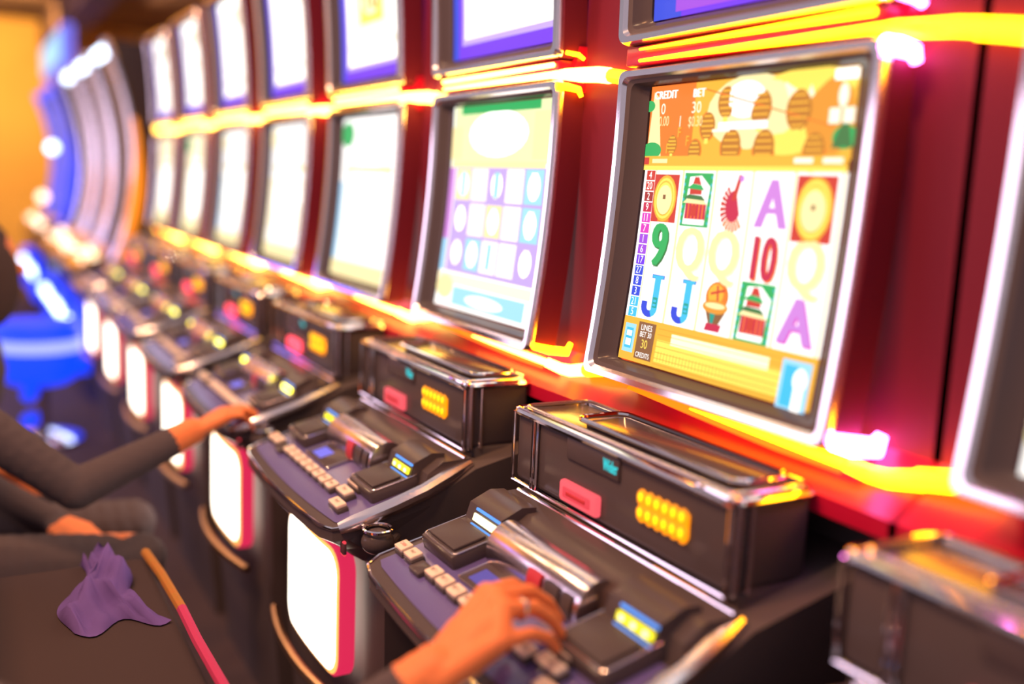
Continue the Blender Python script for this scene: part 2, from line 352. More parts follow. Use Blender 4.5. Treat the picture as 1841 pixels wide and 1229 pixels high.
def art_grid(A, seed=1, hue='lilac'):
    r = random.Random(seed)
    A.rect(0, 1, 0, 1, S['white'], 0); A.rect(.02, 1, .72, 1, S['limecream'], 1); A.rect(.0, .12, .74, .9, S['palegold'], 2); A.rect(.85, 1, .74, .95, S['palegold'], 2); A.rect(.07, 1, .18, .70, S[hue], 1); A.rect(.1, .9, .96, 1, S['green' if seed < 3 else 'palegold'], 2)
    A.disc(.5, .86, .3, .11, S['hot'], 2); A.rect(.02, .98, .70, .73, S['palegold'], 3)
    A.rect(.0, .06, .18, .70, S['pinkv'], 2); A.rect(.0, .05, .18, .34, S['paleblue'], 3)
    cols = [hue, 'palegold', 'paleblue', 'lilac', 'pale']
    for i in range(5):
        for j in range(3):
            a = .09+.18*i; b = .20+.17*j
            A.rect(a, a+.165, b, b+.155, S[r.choice(cols)], 3)
            A.disc(a+.085, b+.078, .055, .062, S['hot'], 4); A.rect(a+.06, a+.11, b+.02, b+.14, S[r.choice(['white', 'hot', 'paleblue'])], 5)
    A.rect(.0, 1, .12, .17, S['cream'], 3); A.disc(.1, .10, .1, .06, S['palegold'], 4); A.rect(.2, .95, .02, .11, S['paleblue'], 3); A.disc(.55, .06, .2, .03, S['white'], 4)
def art_white(A, seed):
    r = random.Random(seed)
    A.rect(0, 1, 0, 1, S['white' if seed < 6 else 'cream'], 0); A.disc(.5, .45, .4, .3, S['hot'], 1); A.rect(0, .07, .1, .6, S['paleblue' if seed % 2 else 'cream'], 1)
    A.rect(.1, .9, .66, .70, S['palegold'], 2); A.rect(0, 1, 0, .10, S['palegold'], 2); A.disc(.1, .9, .12, .08, S['green' if seed % 3 == 0 else 'cream'], 1)
    for i in range(6): A.rect(.1+.14*i, .2+.14*i, .2+.1*r.random(), .6, S[r.choice(['cream', 'white', 'pale'])], 2)
def art_up(A, seed):
    A.rect(0, 1, 0, 1, S['purpleb'], 0); A.rect(.0, .06, 0, 1, S['blue'], 1)
    A.rect(.10, 1, .07, 1, S['lilac'], 1); A.rect(.13, 1, .10, 1, S['hot' if seed > 2 else 'white'], 2)
    if seed > 3: A.rect(.13, 1, .10, 1, S['pale' if seed % 2 else 'cream'], 2); A.disc(.6, .5, .35, .3, S['hot'], 3)
    A.rect(.24, .9, .30, .9, S['amber' if seed == 2 else 'pale'], 3); A.rect(.36, .74, .36, .62, S['yellow'], 4); A.disc(.55, .5, .15, .09, S['cream'], 5); A.text('10', .56, .5, .25, .2, S['gold'], 6, 2)
    for i in range(8): A.disc(.2+.1*i, .225, .035, .035, S['pale'], 3)
def art_up_main(A):
    A.rect(0, 1, 0, 1, S['purpleb'], 0); A.rect(0, .16, 0, 1, S['blue'], 1); A.rect(.13, .9, .02, .25, S['violet'], 2)
    A.disc(.5, .3, .42, .2, S['lilac'], 3); A.disc(.5, .34, .32, .17, S['white'], 4)
    A.rect(.12, 1, .085, .095, S['lilac'], 5); A.ring(.15, .15, .04, .035, .3, S['white'], 5); A.text('BONUS', .5, .14, .13, .08, S['white'], 6, 2)
    A.rect(.1, .9, .5, 1, S['palegold'], 4)
# ------------------------------------------------------------------ one slot machine
def B(n): return P0 - PITCH*(n-1) - (.012 if n == 0 else 0)
def machine(n, label):
    base = (0, OY, 0)
    root = empty('slot_machine', (B(n), OY, 0))
    tag(root, label, 'slot machine', 'upright slot machines standing in one long row')
    near = n <= 2
    # cabinet shell
    mb = MB()
    mb.box(-.355, .355, 1.02, 1.62, 0, 2.06, M['black'], .01)
    mb.prism([(.635, .40), (.630, .66), (.60, .70), (.62, .745), (.80, .845), (1.03, .90), (1.03, .0), (.66, .0), (.66, .05), (.63, .36)], -.285, .285, M['black'])
    mb.box(-.300, .235, .82, 1.03, .80, .87, M['black'], .006)
    mb.build('cabinet', root, True, base)
    mb = MB()   # red lacquer valleys and cheeks
    mb.prism([(.935, .984), (.975, 1.012), (1.0, 1.05), (1.03, 1.05), (1.03, .96), (.935, .96)], -.36, .36, M['red'])
    mb.prism([(.985, 1.52), (.975, 1.56), (.985, 1.60), (1.03, 1.60), (1.03, 1.52)], -.27, .27, M['red'])
    mb.box(-.36, .36, 1.0, 1.03, 1.03, 2.03, M['red_dark'])
    mb.box(-.258, .258, .95, 1.02, 1.545, 1.575, M['red'], .004)
    o = mb.build('red_side_panel', root, True, base)
    # monitors
    def monitor(surf, z0, z1, name, art, scr):
        L = []
        def loop(ix, iz0, iz1, w, r): return [surf(u, v, w) for u, v in densify(rrect(-.264+ix, .264-ix, z0+iz0, z1-iz1, r, 5), .06)]
        # equal counts: densify the outer loop once and scale it
        ref = densify(rrect(-.266, .266, z0, z1, .014, 5), .06)
        def lp(ix, i0, i1, w):
            out = []
            for u, v in ref:
                uu = u*(.264-ix)/.264; t = (v-z0)/(z1-z0); vv = (z0+i0) + t*((z1-i1)-(z0+i0)); out.append(surf(uu, vv, w))
            return out
        m1 = MB()
        m1.loft([lp(0, 0, 0, .06), lp(-.001, -.001, -.001, .012), lp(.0005, .001, .001, .002), lp(.003, .003, .003, -.003), lp(.013, .012, .012, -.003), lp(.017, .016, .016, .004)],
                [M['red_dark'], M['chrome_soft'], M['chrome_soft'], M['chrome'], M['chrome_soft']])
        fr = m1.build(name, root, True, base)
        m2 = MB(); x0, x1, a0, a1 = scr
        m2.loft([lp(.017, .016, .016, .004), lp(.026, .022, .022, .006), lp(.036, .026, .026, .018), lp(.264-.212, a0-z0-.003, z1-a1-.003, .024), lp(.264-.212, a0-z0-.003, z1-a1-.003, .030)],
                [M['black'], M['gloss'], M['gloss'], M['gloss']])
        # ring ends behind the picture
        m2.build('screen_bezel', fr, True, base)
        A = Art(surf, x0, x1, a0, a1, .026); art(A)
        s = A.build('screen', fr, base)
    monitor(low, 1.050, 1.540, 'lower_monitor', art_main if n == 1 else ((lambda A: art_grid(A, n, 'lilac' if n == 2 else 'paleblue')) if n in (0, 2) else (lambda A: art_white(A, n))), (-.21, .21, 1.082, 1.513))
    monitor(up, 1.578, 2.028, 'upper_monitor', art_up_main if n == 1 else (lambda A: art_up(A, n)), (-.21, .21, 1.612, 1.998))
    # light tubes and one modelled reflection in the valley between the monitors and under the lower one
    Y = M['yled'] if n <= 1 else M['yled2']
    mb = MB()
    mb.tube([(-.215+.46*k/8, .9455, 1.5685 if n <= 1 else 1.566) for k in range(9)], [.0018+.0028*k/8 for k in range(9)] if n <= 1 else .0045, Y)  # upper line glows to stand for the lower tube's reflection
    mb.build('light_line', root, True, base)
    mb = MB()
    pts = [(-.215, .9465, 1.5515)] + [(-.215+.05*k, .9465, 1.5515-.0003*k) for k in range(1, 10)] + [(.268, .958, 1.549), (.285, .983, 1.549), (.32, .992, 1.548), (.358, .992, 1.543)]
    rr = [.0024+.0003*k for k in range(10)] + [.008, .0105, .011, .011]
    if n > 1: rr = [r*1.25 for r in rr]
    mb.tube(pts, rr, Y, 10)
    mb.build('light_line', root, True, base)
    stub = MB(); stub.tube([(-.358, .992, 1.543), (-.32, .992, 1.537), (-.268, .992, 1.528)], .012 if n < 2 else .015, Y, 10); stub.build('light_line', root, True, base)
    stub = MB(); stub.tube([(-.358, .975, 1.031), (-.32, .975, 1.039), (-.268, .978, 1.049)], .0125, Y, 10); stub.build('light_line', root, True, base)
    mb = MB()   # lens shaped band, its orange part standing in for glow on the ledge
    N = 12; top = []; bot = []
    for k in range(N+1):
        x = -.19+.455*k/N; t = k/N; th = .002 + .016*min(1, t*1.35)
        top.append((x, .948, 1.041)); bot.append((x, .948-.006, 1.041-th*1.0-.006))
    for k in range(N):
        mb.add([top[k], top[k+1], bot[k+1], bot[k]], [(0, 1, 2, 3)], M['oled'])
    mb.tube([(-.10+.365*k/N, .947, 1.0335-.004*k/N) for k in range(N+1)], [.001+.0058*min(1, k/N*1.1) for k in range(N+1)], Y, 8)
    mb.tube([(.265, .950, 1.029), (.285, .968, 1.020), (.31, .973, 1.020), (.358, .975, 1.031)], [.009, .010, .011, .012], Y, 10)
    mb.build('curved_light_band', root, True, base)
    # small glowing tubes on the monitor's right side
    if n in (0, 1, 2):
        mm = M['mled'] if n < 2 else M['yled']
        k = 1. if n < 2 else .6
        mb = MB(); mb.tube([(.272, .938, 1.528), (.274, .96, 1.527), (.276, .982, 1.524), (.277, .988, 1.512)], [.010*k, .011*k, .010*k, .006*k], mm, 10); mb.build('side_glow_tube', root, True, base)
        mb = MB(); mb.tube([(.272, .915, 1.062), (.274, .95, 1.053), (.277, .985, 1.049), (.279, .992, 1.066)], [.010*k, .0135*k, .0135*k, .007*k], mm, 10); mb.build('side_glow_tube', root, True, base)
        mb = MB(); mb.tube([(.272, .955, 1.586), (.274, .98, 1.584), (.277, .99, 1.577)], [.006*k, .007*k, .005*k], mm, 8); mb.build('side_glow_tube', root, True, base)
    # information box
    mb = MB()
    mb.box(-.300, .232, .803, .935, .866, .988, M['gloss'], .012, 3)
    box = mb.build('information_box', root, True, base)
    mb = MB()
    def ringpath(z, g=0.): return [(x, y, z) for x, y in densify(rrect(-.302-g, .234+g, .800-g, .936, .016, 4), .05)]
    mb.tube(ringpath(.985), .0065, M['chrome'], 8, True); mb.tube(ringpath(.992, -.012), .0035, M['chrome_soft'], 6, True)
    mb.tube([(-.302+.534*k/6, .801, .866) for k in range(7)], .0035, M['chrome'], 8)
    for x in (-.300, -.236, -.226, .232): mb.tube([(x, .799, .868), (x, .799, .983)], .004 if x > -.29 and x < 0 else .003, M['chrome'], 8)
    mb.box(.165, .238, .795, .81, .978, .995, M['chrome'], .005)
    mb.build('chrome_rim', box, True, base)
    mb = MB()
    mb.box(-.150, .19, .838, .915, .985, .998, M['gloss'], .006)
    loop = [(x, y, .999) for x, y in densify(rrect(-.165, .205, .832, .922, .02, 4), .05)]
    mb.tube(loop, .0045, M['chrome'], 8, True)
    mb.build('lid', box, True, base)
    mb = MB(); mb.box(-.138, -.0, .799, .806, .945, .978, M['slot'], .002)
    mb.build('display_window', box, True, base)
    A = Art(lambda u, v, w: (u, .7985+w, v), -.045, .0, .947, .977, 0)
    A.text('Wider', .55, .5, .30, .85, M['cyan'], 1, 2); A.build('display_text', box, base)
    mb = MB()
    mb.box(-.145, -.043, .792, .806, .878, .912, M['redbtn2' if n < 3 else 'red_far'], .006)
    mb.box(-.132, -.056, .7905, .80, .886, .904, M['redbtn' if n < 3 else 'red_far'], .003); mb.box(-.120, -.068, .7895, .80, .892, .898, M['redprint'], .001)
    mb.build('red_button', box, True, base)
    mb = MB(); mb.box(.050, .154, .7985, .806, .912, .947, M['amber' if n < 3 else 'amber_far'], .003); mb.build('lamp_plate', box, True, base)
    lamp0 = None
    for i in range(6):
        for j in range(2):
            cx = .058+.0175*i; cz = .9185+.0215*j
            if lamp0 is None:
                mb = MB(); mb.ball((0, 0, 0), .0125, M['amber'], (.95, .35, 1.05), 2); mb.ball((0, -.0035, .002), .0055, M['amber_c'], (1, .35, 1.3), 1)
                lamp0 = mb.build('amber_lamp', box); l = lamp0
            else: l = lamp0.copy(); C.objects.link(l); l.parent = box
            l.location = (cx, .799-OY, cz)
        mb = MB(); mb.tube([(.236, .81, .868), (.236, .81, .985)], .005, M['chrome_soft'], 8); mb.build('chrome_post', box, True, base)
    mb = MB(); mb.tube([(.236, .832, .868), (.236, .832, .985)], .003, M['chrome_soft'], 8); mb.build('chrome_post', box, True, base)
    # button deck: outline bulges at the front
    def deck_pt(u, y, dz=0.):
        z = .762 + (y-.53)*.26 + dz
        return (u, y, z)
    outline = []
    for k in range(13):
        u = -.285+.57*k/12; outline.append((u, .53 - .012*(1-(u/.285)**2)))
    outline = [(-.29, .62), (-.29, .56)] + [(-.285+.01, .537)] + outline[1:-1] + [(.275, .537), (.29, .56), (.29, .62), (.286, .70), (.28, .79), (-.28, .79), (-.286, .70)]
    mb = MB()
    topl = [deck_pt(u, y) for u, y in outline]; lo1 = [deck_pt(u, y, -.022) for u, y in outline]
    lo2 = [(u*.985, .56+(y-.53)*.9 if y < .6 else y, .722+(y-.53)*.2) for u, y in outline]
    lo3 = [(u*.96, .592+(y-.53)*.75 if y < .6 else y, .695+(y-.53)*.1) for u, y in outline]
    mb.loft([lo3, lo2, lo1, topl], [M['black'], M['gloss'], M['black']], M['gloss'])
    deck = mb.build('button_deck', root, True, base)
    # the outline tube: front bow and both sides
    mb = MB()
    fr = [deck_pt(u*1.0, y, .0) for u, y in ([(-.28, .79), (-.286, .70), (-.29, .62), (-.29, .56), (-.275, .537)] + outline[3:14] + [(.275, .537), (.29, .56)])]
    mb.tube(fr, .0035, M['chrome'], 8)
    mb.tube([deck_pt(.285, .545, .002), deck_pt(.291, .57, .004), deck_pt(.290, .64, .006), deck_pt(.284, .70, .008), deck_pt(.272, .75, .012), deck_pt(.262, .80, .018)], [.010, .0145, .0145, .0145, .015, .009], M['chrome_soft'], 10)
    mb.tube([deck_pt(-.292, .56, -.004), (-.287, .548, .72), (-.262, .585, .665), (-.22, .62, .62)], [.004, .004, .003, .002], M['chrome'], 8)
    mb.tube([deck_pt(-.262, .79, .03), deck_pt(.262, .79, .03)], .0035, M['chrome'], 8)
    mb.build('chrome_trim', deck, True, base)
    mb = MB()   # lilac panel
    pl = [deck_pt(u, y, .0015) for u, y in [(-.272, .555)] + [(-.25+.5*k/8, .548-.010*(1-((-.25+.5*k/8)/.25)**2)) for k in range(9)] + [(.272, .555), (.272, .70), (-.272, .70)]]
    mb.add(pl, [tuple(range(len(pl)))], M['panel']); mb.build('button_panel', deck, False, base)
    # rear riser with the two bezels and the rounded chrome cover between
    mb = MB(); mb.prism([(.705, .80), (.715, .838), (.745, .858), (.80, .86), (.80, .80)], -.265, .265, M['gloss']); mb.build('riser', deck, True, base)
    for sgn in (-1, 1):
        cx = sgn*.185 + (-.02 if sgn < 0 else 0)
        mb = MB()
        rot = Matrix.Rotation(math.radians(14), 4, 'X')
        mb.obox((cx, .665, .806), .112, .095, .030, rot, M['gloss'], .006)
        mb.obox((cx, .652, .8215), .090, .055, .004, rot, M['slot'], .001)
        lp = [Vector((cx, .665, .8215)) + rot @ Vector((u, v, 0)) for u, v in rrect(-.054, .054, -.045, .045, .008, 3)]
        mb.tube(lp, .0012, M['chrome_soft'], 6, True)
        mb.prism([(.688, .815), (.700, .852), (.735, .868), (.76, .866), (.76, .80)], cx-.052, cx+.052, M['gloss'])
        bz = mb.build('ticket_bezel' if sgn > 0 else 'note_bezel', deck, True, base)
        mb = MB()
        rot2 = Matrix.Rotation(math.radians(72), 4, 'X')
        for i in range(3): mb.obox((cx-.024+.024*i+.015, .691, .838), .0235, .012, .004, rot2, M['lime_far'] if n > 2 else (M['ylime'] if (n > 1 or sgn > 0) else M['ywhite']), .0015)
        if sgn > 0:
            for i in range(3): mb.ball((cx-.024+.024*i+.015, .688, .838), .005, M['ywhite'], (1, .5, .9), 1)
        mb.obox((cx+.015, .697, .849), .074, .004, .003, rot2, M['sky']); mb.obox((cx+.015, .687, .826), .074, .004, .003, rot2, M['sky'])
        mb.build('slot_lights', bz, True, base)
        if sgn < 0:
            mb = MB(); mb.obox((cx+.032, .668, .8265), .018, .014, .001, rot, M['green']); mb.obox((cx-.012, .634, .8175), .036, .0025, .001, rot, M['amber']); mb.build('indicator_lights', bz, True, base)
    mb = MB()   # half cylinder
    loops = []
    for x in (-.135, -.130, .110, .115):
        r = .036 if abs(x-.0) < .12 or x == -.130 or x == .110 else .033
        loops.append([(x, .700+r*1.05*math.cos(math.radians(a)), .818+r*1.2*math.sin(math.radians(a))) for a in [205-220*k/16 for k in range(17)]])
    vs = [p for l in loops for p in l]; fs = []
    for i in range(3):
        for k in range(16): fs.append((i*17+k, i*17+k+1, (i+1)*17+k+1, (i+1)*17+k))
    fs.append(tuple(range(17))); fs.append(tuple(range(3*17, 4*17)))
    mb.add(vs, fs, M['chrome_soft'])
    cyl = mb.build('rounded_cover', deck, True, base)
    mb = MB()
    for x in (.01, .055, .092):
        pts = [(x, .700+.0385*1.05*math.cos(math.radians(a)), .818+.0385*1.2*math.sin(math.radians(a))) for a in (196, 184, 172, 160, 150)]
        w_ = .017 if x < .09 else .012
        mb.add([(p[0]-w_, p[1], p[2]) for p in pts]+[(p[0]+w_, p[1], p[2]) for p in pts], [(i, i+1, 6+i, 5+i) for i in range(4)], M['gloss'] if x > .02 else M['redprint'])
    mb.build('cover_window', cyl, True, base)
    # buttons
    def button(u, y, wx, wy, capm, txt=None, h=.012):
        b = MB(); rot = Matrix.Rotation(math.atan(.26), 4, 'X'); p = Vector(deck_pt(u, y, .004))
        b.obox(p, wx*1.12, wy*1.12, .012, rot, M['gloss'], .003)
        b.obox(p + rot @ Vector((0, 0, h*.75)), wx, wy, h*.6, rot, capm, .0025)
        if txt:
            vs, fs = text_tris(txt); q = p + rot @ Vector((0, 0, h*.75+h*.3+.0004))
            b.add([q + rot @ Vector((x*.0075, yy*.0085, 0)) for x, yy in vs], fs, M['redprint'] if txt == 'CASH' else M['print'])
        b.build('button', deck, True, base)
    row = [(-.277+.0, 'CASH'), (-.238, 'PAY')]
    us = [-.262, -.226, -.148, -.112, -.075, -.037, .001, .040, .078, .116]
    tx = ['CASH', 'PAY', 'BET 1', 'BET 2', 'BET 3', 'BET 5', 'LINE', 'LINE', 'LINE', 'MAX']
    for u, t in zip(us, tx): button(u, .592, .029, .022, M['cream'], t if n <= 2 else None)
    button(-.187, .586, .032, .024, M['chrome_soft'], None, .004)
    for u, y, wx in ((.150, .628, .052), (.165, .600, .048), (.205, .572, .045)): button(u, y, wx, .020, M['cream'], 'PLAY' if n <= 2 else None)
    mb = MB(); rot = Matrix.Rotation(math.atan(.26), 4, 'X')
    mb.obox(deck_pt(-.06, .642, .003), .13, .052, .003, rot, M['gloss'], .001); lp = [Vector(deck_pt(-.06, .642, .005)) + rot @ Vector((u, v, 0)) for u, v in rrect(-.066, .066, -.027, .027, .004, 2)]
    mb.tube(lp, .001, M['chrome_soft'], 6, True); mb.obox(deck_pt(-.085, .640, .005), .05, .03, .001, rot, M['blue2'] if n > 1 else sm('dimviolet', (.14, .10, .55), .7))
    mb.build('small_display', deck, True, base)
    # belly panel
    def bp(ix, y): return [(u+.02, y + (u*u)*.25, v) for u, v in densify(rrect(-.160+ix, .160-ix, .425+ix, .682-ix, .045-ix*.6, 5), .04)]
    def bq(k, y):
        return [((u-.02)*k+.02, yy+y, .555+(v-.555)*(1-(1-k)*1.1)) for u, yy, v in bp(0, .580)]
    mb = MB(); mb.loft([bq(1, .03), bq(1.0, .004), bq(.97, 0)], [M['belly_r'], M['belly_r']]); mb.loft([bq(.97, 0), bq(.92 if n == 2 else .88, -.003), bq(.78, -.004)], [M['belly_o'], M['belly_w']], M['belly_w'])
    bl = mb.build('lit_belly_panel', root, True, base)
    if n in (2,):
        for u, z in ((-.09, .60), (.11, .465)):
            m3 = MB(); m3.add([(u+.02-.006, .5785+u*u*.25, z), (u+.02+.008, .5785+u*u*.25, z-.006), (u+.02+.004, .5785+u*u*.25, z+.014)], [(0, 1, 2)], S['blue']); m3.build('panel_print', bl, False, base)
    mb = MB(); mb.tube([(-.24+.48*k/10, .585-.03*(1-((k-5)/5)**2), .405-.0*k) for k in range(11)], [.010]*11, M['bronze'], 8)
    mb.build('kick_rail', root, True, base)
    # right edge of the base, the red light on it put in as glow
    mb = MB(); mb.tube([(.245, .815, .803), (.262, .90, .801), (.278, 1.02, .801)], [.002, .0026, .0026], M['pinkedge'] if n <= 1 else M['belly_r'], 6)
    mb.build('lit_edge_glow', root, True, base)
    # round lock knob on the left of the deck
    mb = MB(); mb.ball((.322, .60, .750), .028, M['gloss'], (1, 1, .8), 3); mb.tube([(.322+.024*math.cos(a*PI/8), .60+.024*math.sin(a*PI/8), .772) for a in range(16)], .0035, M['chrome'], 6, True)
    mb.tube([(.322, .62, .74), (.27, .66, .74)], .008, M['black'], 8)
    mb.build('side_knob', root, True, base)
    mb = MB(); mb.box(.272, .291, .552, .557, .718, .745, M['redbtn'], .002); mb.box(.275, .2915, .551, .557, .722, .741, M['print'], .001); mb.build('red_badge', root, True, base)
    return root

labels = [
 'rightmost slot machine, cut by the right edge of the picture',
 'large slot machine in the middle, sharpest, with letters and coins on its white reels',
 'slot machine just left of the large middle one, with a purple and cream reel picture',
 'machine with a washed out white screen and a hand at its deck corner',
 'blurred machine just left of the one with a hand at its deck',
 'strongly blurred cream screened machine, third from the far end of the row',
 'next to last machine of the straight row, narrow cream screens',
 'last slot machine at the far left end of the yellow light strip',
]
# ------------------------------------------------------------------ setting
def struct(mb, name, label=None):
    o = mb.build(name, None, False); o['kind'] = 'structure'
    if label: o['label'] = label
    return o
m = MB(); m.box(-15, 2.5, -4, 3.2, -.1, 0, M['floor']); struct(m, 'floor')
m = MB(); m.box(-14.2, -14, -4, 3.2, 0, 3.1, M['wall']); struct(m, 'wall_left')
m = MB(); m.box(-14, 2.5, 2.6, 2.8, 0, 3.1, M['wall2']); struct(m, 'wall_back')
m = MB(); m.box(-14.2, -4.5, -4, 2.8, 3.1, 3.2, M['ceil']); struct(m, 'ceiling')
m = MB(); m.box(-14, -5.2, 1.0, 1.25, 2.72, 3.1, M['ceil'], .01); struct(m, 'trim_1')
for n in range(8): machine(n, labels[n])
m = MB(); m.box(-5.83, .0, 1.04, 1.6, 2.062, 2.10, M['black'], .01)
o = m.build('top_capping', None, True); tag(o, 'long dark capping board lying on top of the row of machines', 'board')

# ------------------------------------------------------------------ curved chrome machines beyond the row
def curved_machine(x, label, blue=False):
    root = empty('curved_slot_machine', (x, OY, 0)); base = (0, OY, 0)
    tag(root, label, 'slot machine')
    def cy(z): t = (z-.8)/1.25; return .80 + .34*t*(1-t)*1.6*1.0 - .02*t
    zs = [.80+1.25*k/12 for k in range(13)]
    m = MB()
    prof = [(cy(z), z) for z in zs] + [(1.5, 2.05), (1.5, 0), (.72, 0), (.66, .5), (.60, .72)]
    m.prism(prof, -.38, .38, M['gloss']); m.build('cabinet', root, True, base)
    for sx in (-.385, .385):
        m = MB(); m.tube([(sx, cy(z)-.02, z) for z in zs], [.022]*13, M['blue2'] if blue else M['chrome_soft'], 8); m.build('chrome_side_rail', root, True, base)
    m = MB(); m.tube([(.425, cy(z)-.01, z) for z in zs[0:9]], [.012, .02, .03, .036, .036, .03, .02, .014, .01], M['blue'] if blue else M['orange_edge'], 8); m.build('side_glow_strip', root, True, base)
    m = MB()
    m.add([(sx, cy(z)-.006, z) for z in zs[2:11] for sx in (-.3, .3)], [(2*i, 2*i+1, 2*i+3, 2*i+2) for i in range(8)], sm('dimtall', (.20, .10, .08), .8) if not blue else sm('dimblue', (.20, .16, .60), .9))
    m.build('curved_screen', root, False, base)
    m = MB(); m.tube([(-.34+.68*k/6, .80, 2.02) for k in range(7)], .035, M['bluewhite'] if not blue else M['blue'], 10); m.build('top_light_bar', root, True, base)
    m = MB(); m.prism([(.58, .74), (.57, .78), (.82, .90), (.84, .80)], -.36, .36, M['chrome']); dk = m.build('button_deck', root, True, base)
    r = random.Random(int(-x*10))
    for i in range(7):
        m = MB(); u = -.3+.1*i; y = .62+.09*r.random(); m.ball((u, y, .80+(y-.57)*.48), .017, r.choice([M['warmbulb'], M['warmbulb'], M['ywhite']]), (1, 1, .7), 2); m.build('lit_button', dk, True, base)
    m = MB(); m.box(-.33, .33, .60, .64, .16, .52, M['blue'], .05); bp_ = m.build('blue_lit_belly_panel', root, True, base)
    for i in range(3):
        m = MB(); m.ball((-.26+.26*i, .585, .40), .038, M['bluewhite'], (1, .7, 1), 2); m.build('bulb', bp_, True, base)
curved_machine(-6.45, 'curved chrome machine with a white light bar, next beyond the end of the straight row')
curved_machine(-7.35, 'second curved machine beyond the row, dark tall screen under the white bar')
curved_machine(-8.25, 'third curved machine beyond the row, at the lower end of the white light bar')
for bx, bz in ((-9.4, 1.50), (-10.6, 1.05)):
    m = MB(); m.ball((bx, .74, bz), .045, M['bluewhite'] if bz > 1.2 else M['warmbulb'], sub=2); o = m.build('globe_lamp', None, True); tag(o, 'small white globe lamp on the blue edged machine, upper' if bz > 1.2 else 'small pinkish globe lamp on the blue edged machine, lower', 'lamp')
curved_machine(-9.9, 'curved machine edged in violet blue light, before the ochre wall', True)
curved_machine(-11.0, 'farthest machine edged in blue light, right beside the ochre wall', True)
m = MB(); m.box(-11.2, -9.2, .82, .92, 2.16, 2.52, M['blue2'], .03); m.box(-11.1, -9.3, .80, .82, 2.22, 2.46, S['paleblue'], .01)
m.box(-10.3, -10.1, .88, 1.0, 2.05, 2.2, M['black'])
o = m.build('lit_sign', None, True); tag(o, 'blue lit sign box on top of the farthest machines', 'sign')
# ------------------------------------------------------------------ people
def capsule(mb, p, q, r1, r2, m, flat=None, n=5):
    p = Vector(p); q = Vector(q)
    b = bmesh.new(); k = max(2, int((q-p).length/min(r1, r2)/.5)); k = min(k, 14)
    for i in range(k+1):
        t = i/k; c = p.lerp(q, t); r = r1+(r2-r1)*t
        bmesh.ops.create_icosphere(b, subdivisions=2, radius=r, matrix=Matrix.Translation(c))
    mb.bm(b, m)
def remesh(mb, name, voxel, parent=None, base=(0, 0, 0), smooth=6, paint=None):
    me = bpy.data.meshes.new('tmp'); me.from_pydata(mb.v, [], mb.f); o = bpy.data.objects.new('tmp', me); C.objects.link(o)
    r = o.modifiers.new('r', 'REMESH'); r.mode = 'VOXEL'; r.voxel_size = voxel; r.use_smooth_shade = True
    s = o.modifiers.new('s', 'SMOOTH'); s.iterations = smooth; s.factor = .5
    bpy.context.view_layer.update()
    me2 = bpy.data.meshes.new_from_object(o.evaluated_get(bpy.context.evaluated_depsgraph_get()))
    bpy.data.objects.remove(o)
    me2.transform(Matrix.Translation((-base[0], -base[1], -base[2])))
    me2.name = name
    for f in me2.polygons: f.use_smooth = True
    mats = []
    if paint:
        for f in me2.polygons:
            mt = paint(f.center + Vector(base))
            if mt not in mats: mats.append(mt)
            f.material_index = mats.index(mt)
    for mt in mats: me2.materials.append(mt)
    ob = bpy.data.objects.new(name, me2); C.objects.link(ob)
    if parent: ob.parent = parent
    return ob
K = M['skin']
def hand(mb, wrist, mcps, fingers, thumb, s=1.):
    """wrist point, four knuckles, for each finger its (pip, dip, tip), thumb chain"""
    for i, k in enumerate(mcps):
        wv = Vector(wrist).lerp(Vector(k), .25); off = (Vector(k)-Vector(mcps[1]))*.30
        capsule(mb, Vector(wrist)+off, k, .0165*s, .0125*s, K)
    for a, b in zip(mcps[:-1], mcps[1:]):
        capsule(mb, a, b, .0118*s, .0112*s, K); capsule(mb, Vector(wrist).lerp(Vector(a), .5), Vector(wrist).lerp(Vector(b), .5), .014*s, .013*s, K)
    for i, ch in enumerate(fingers):
        pts = [mcps[i]]+list(ch); rr = [(.0105, .0092, .0082, .0068), (.0108, .0095, .0085, .0070), (.0103, .009, .008, .0067), (.0090, .0078, .007, .006)][i]
        for j in range(3): capsule(mb, pts[j], pts[j+1], rr[j]*s, rr[j+1]*s, K)
    rr = (.0165, .0125, .0105, .0085)
    for j in range(len(thumb)-1): capsule(mb, thumb[j], thumb[j+1], rr[j]*s, rr[j+1]*s, K)
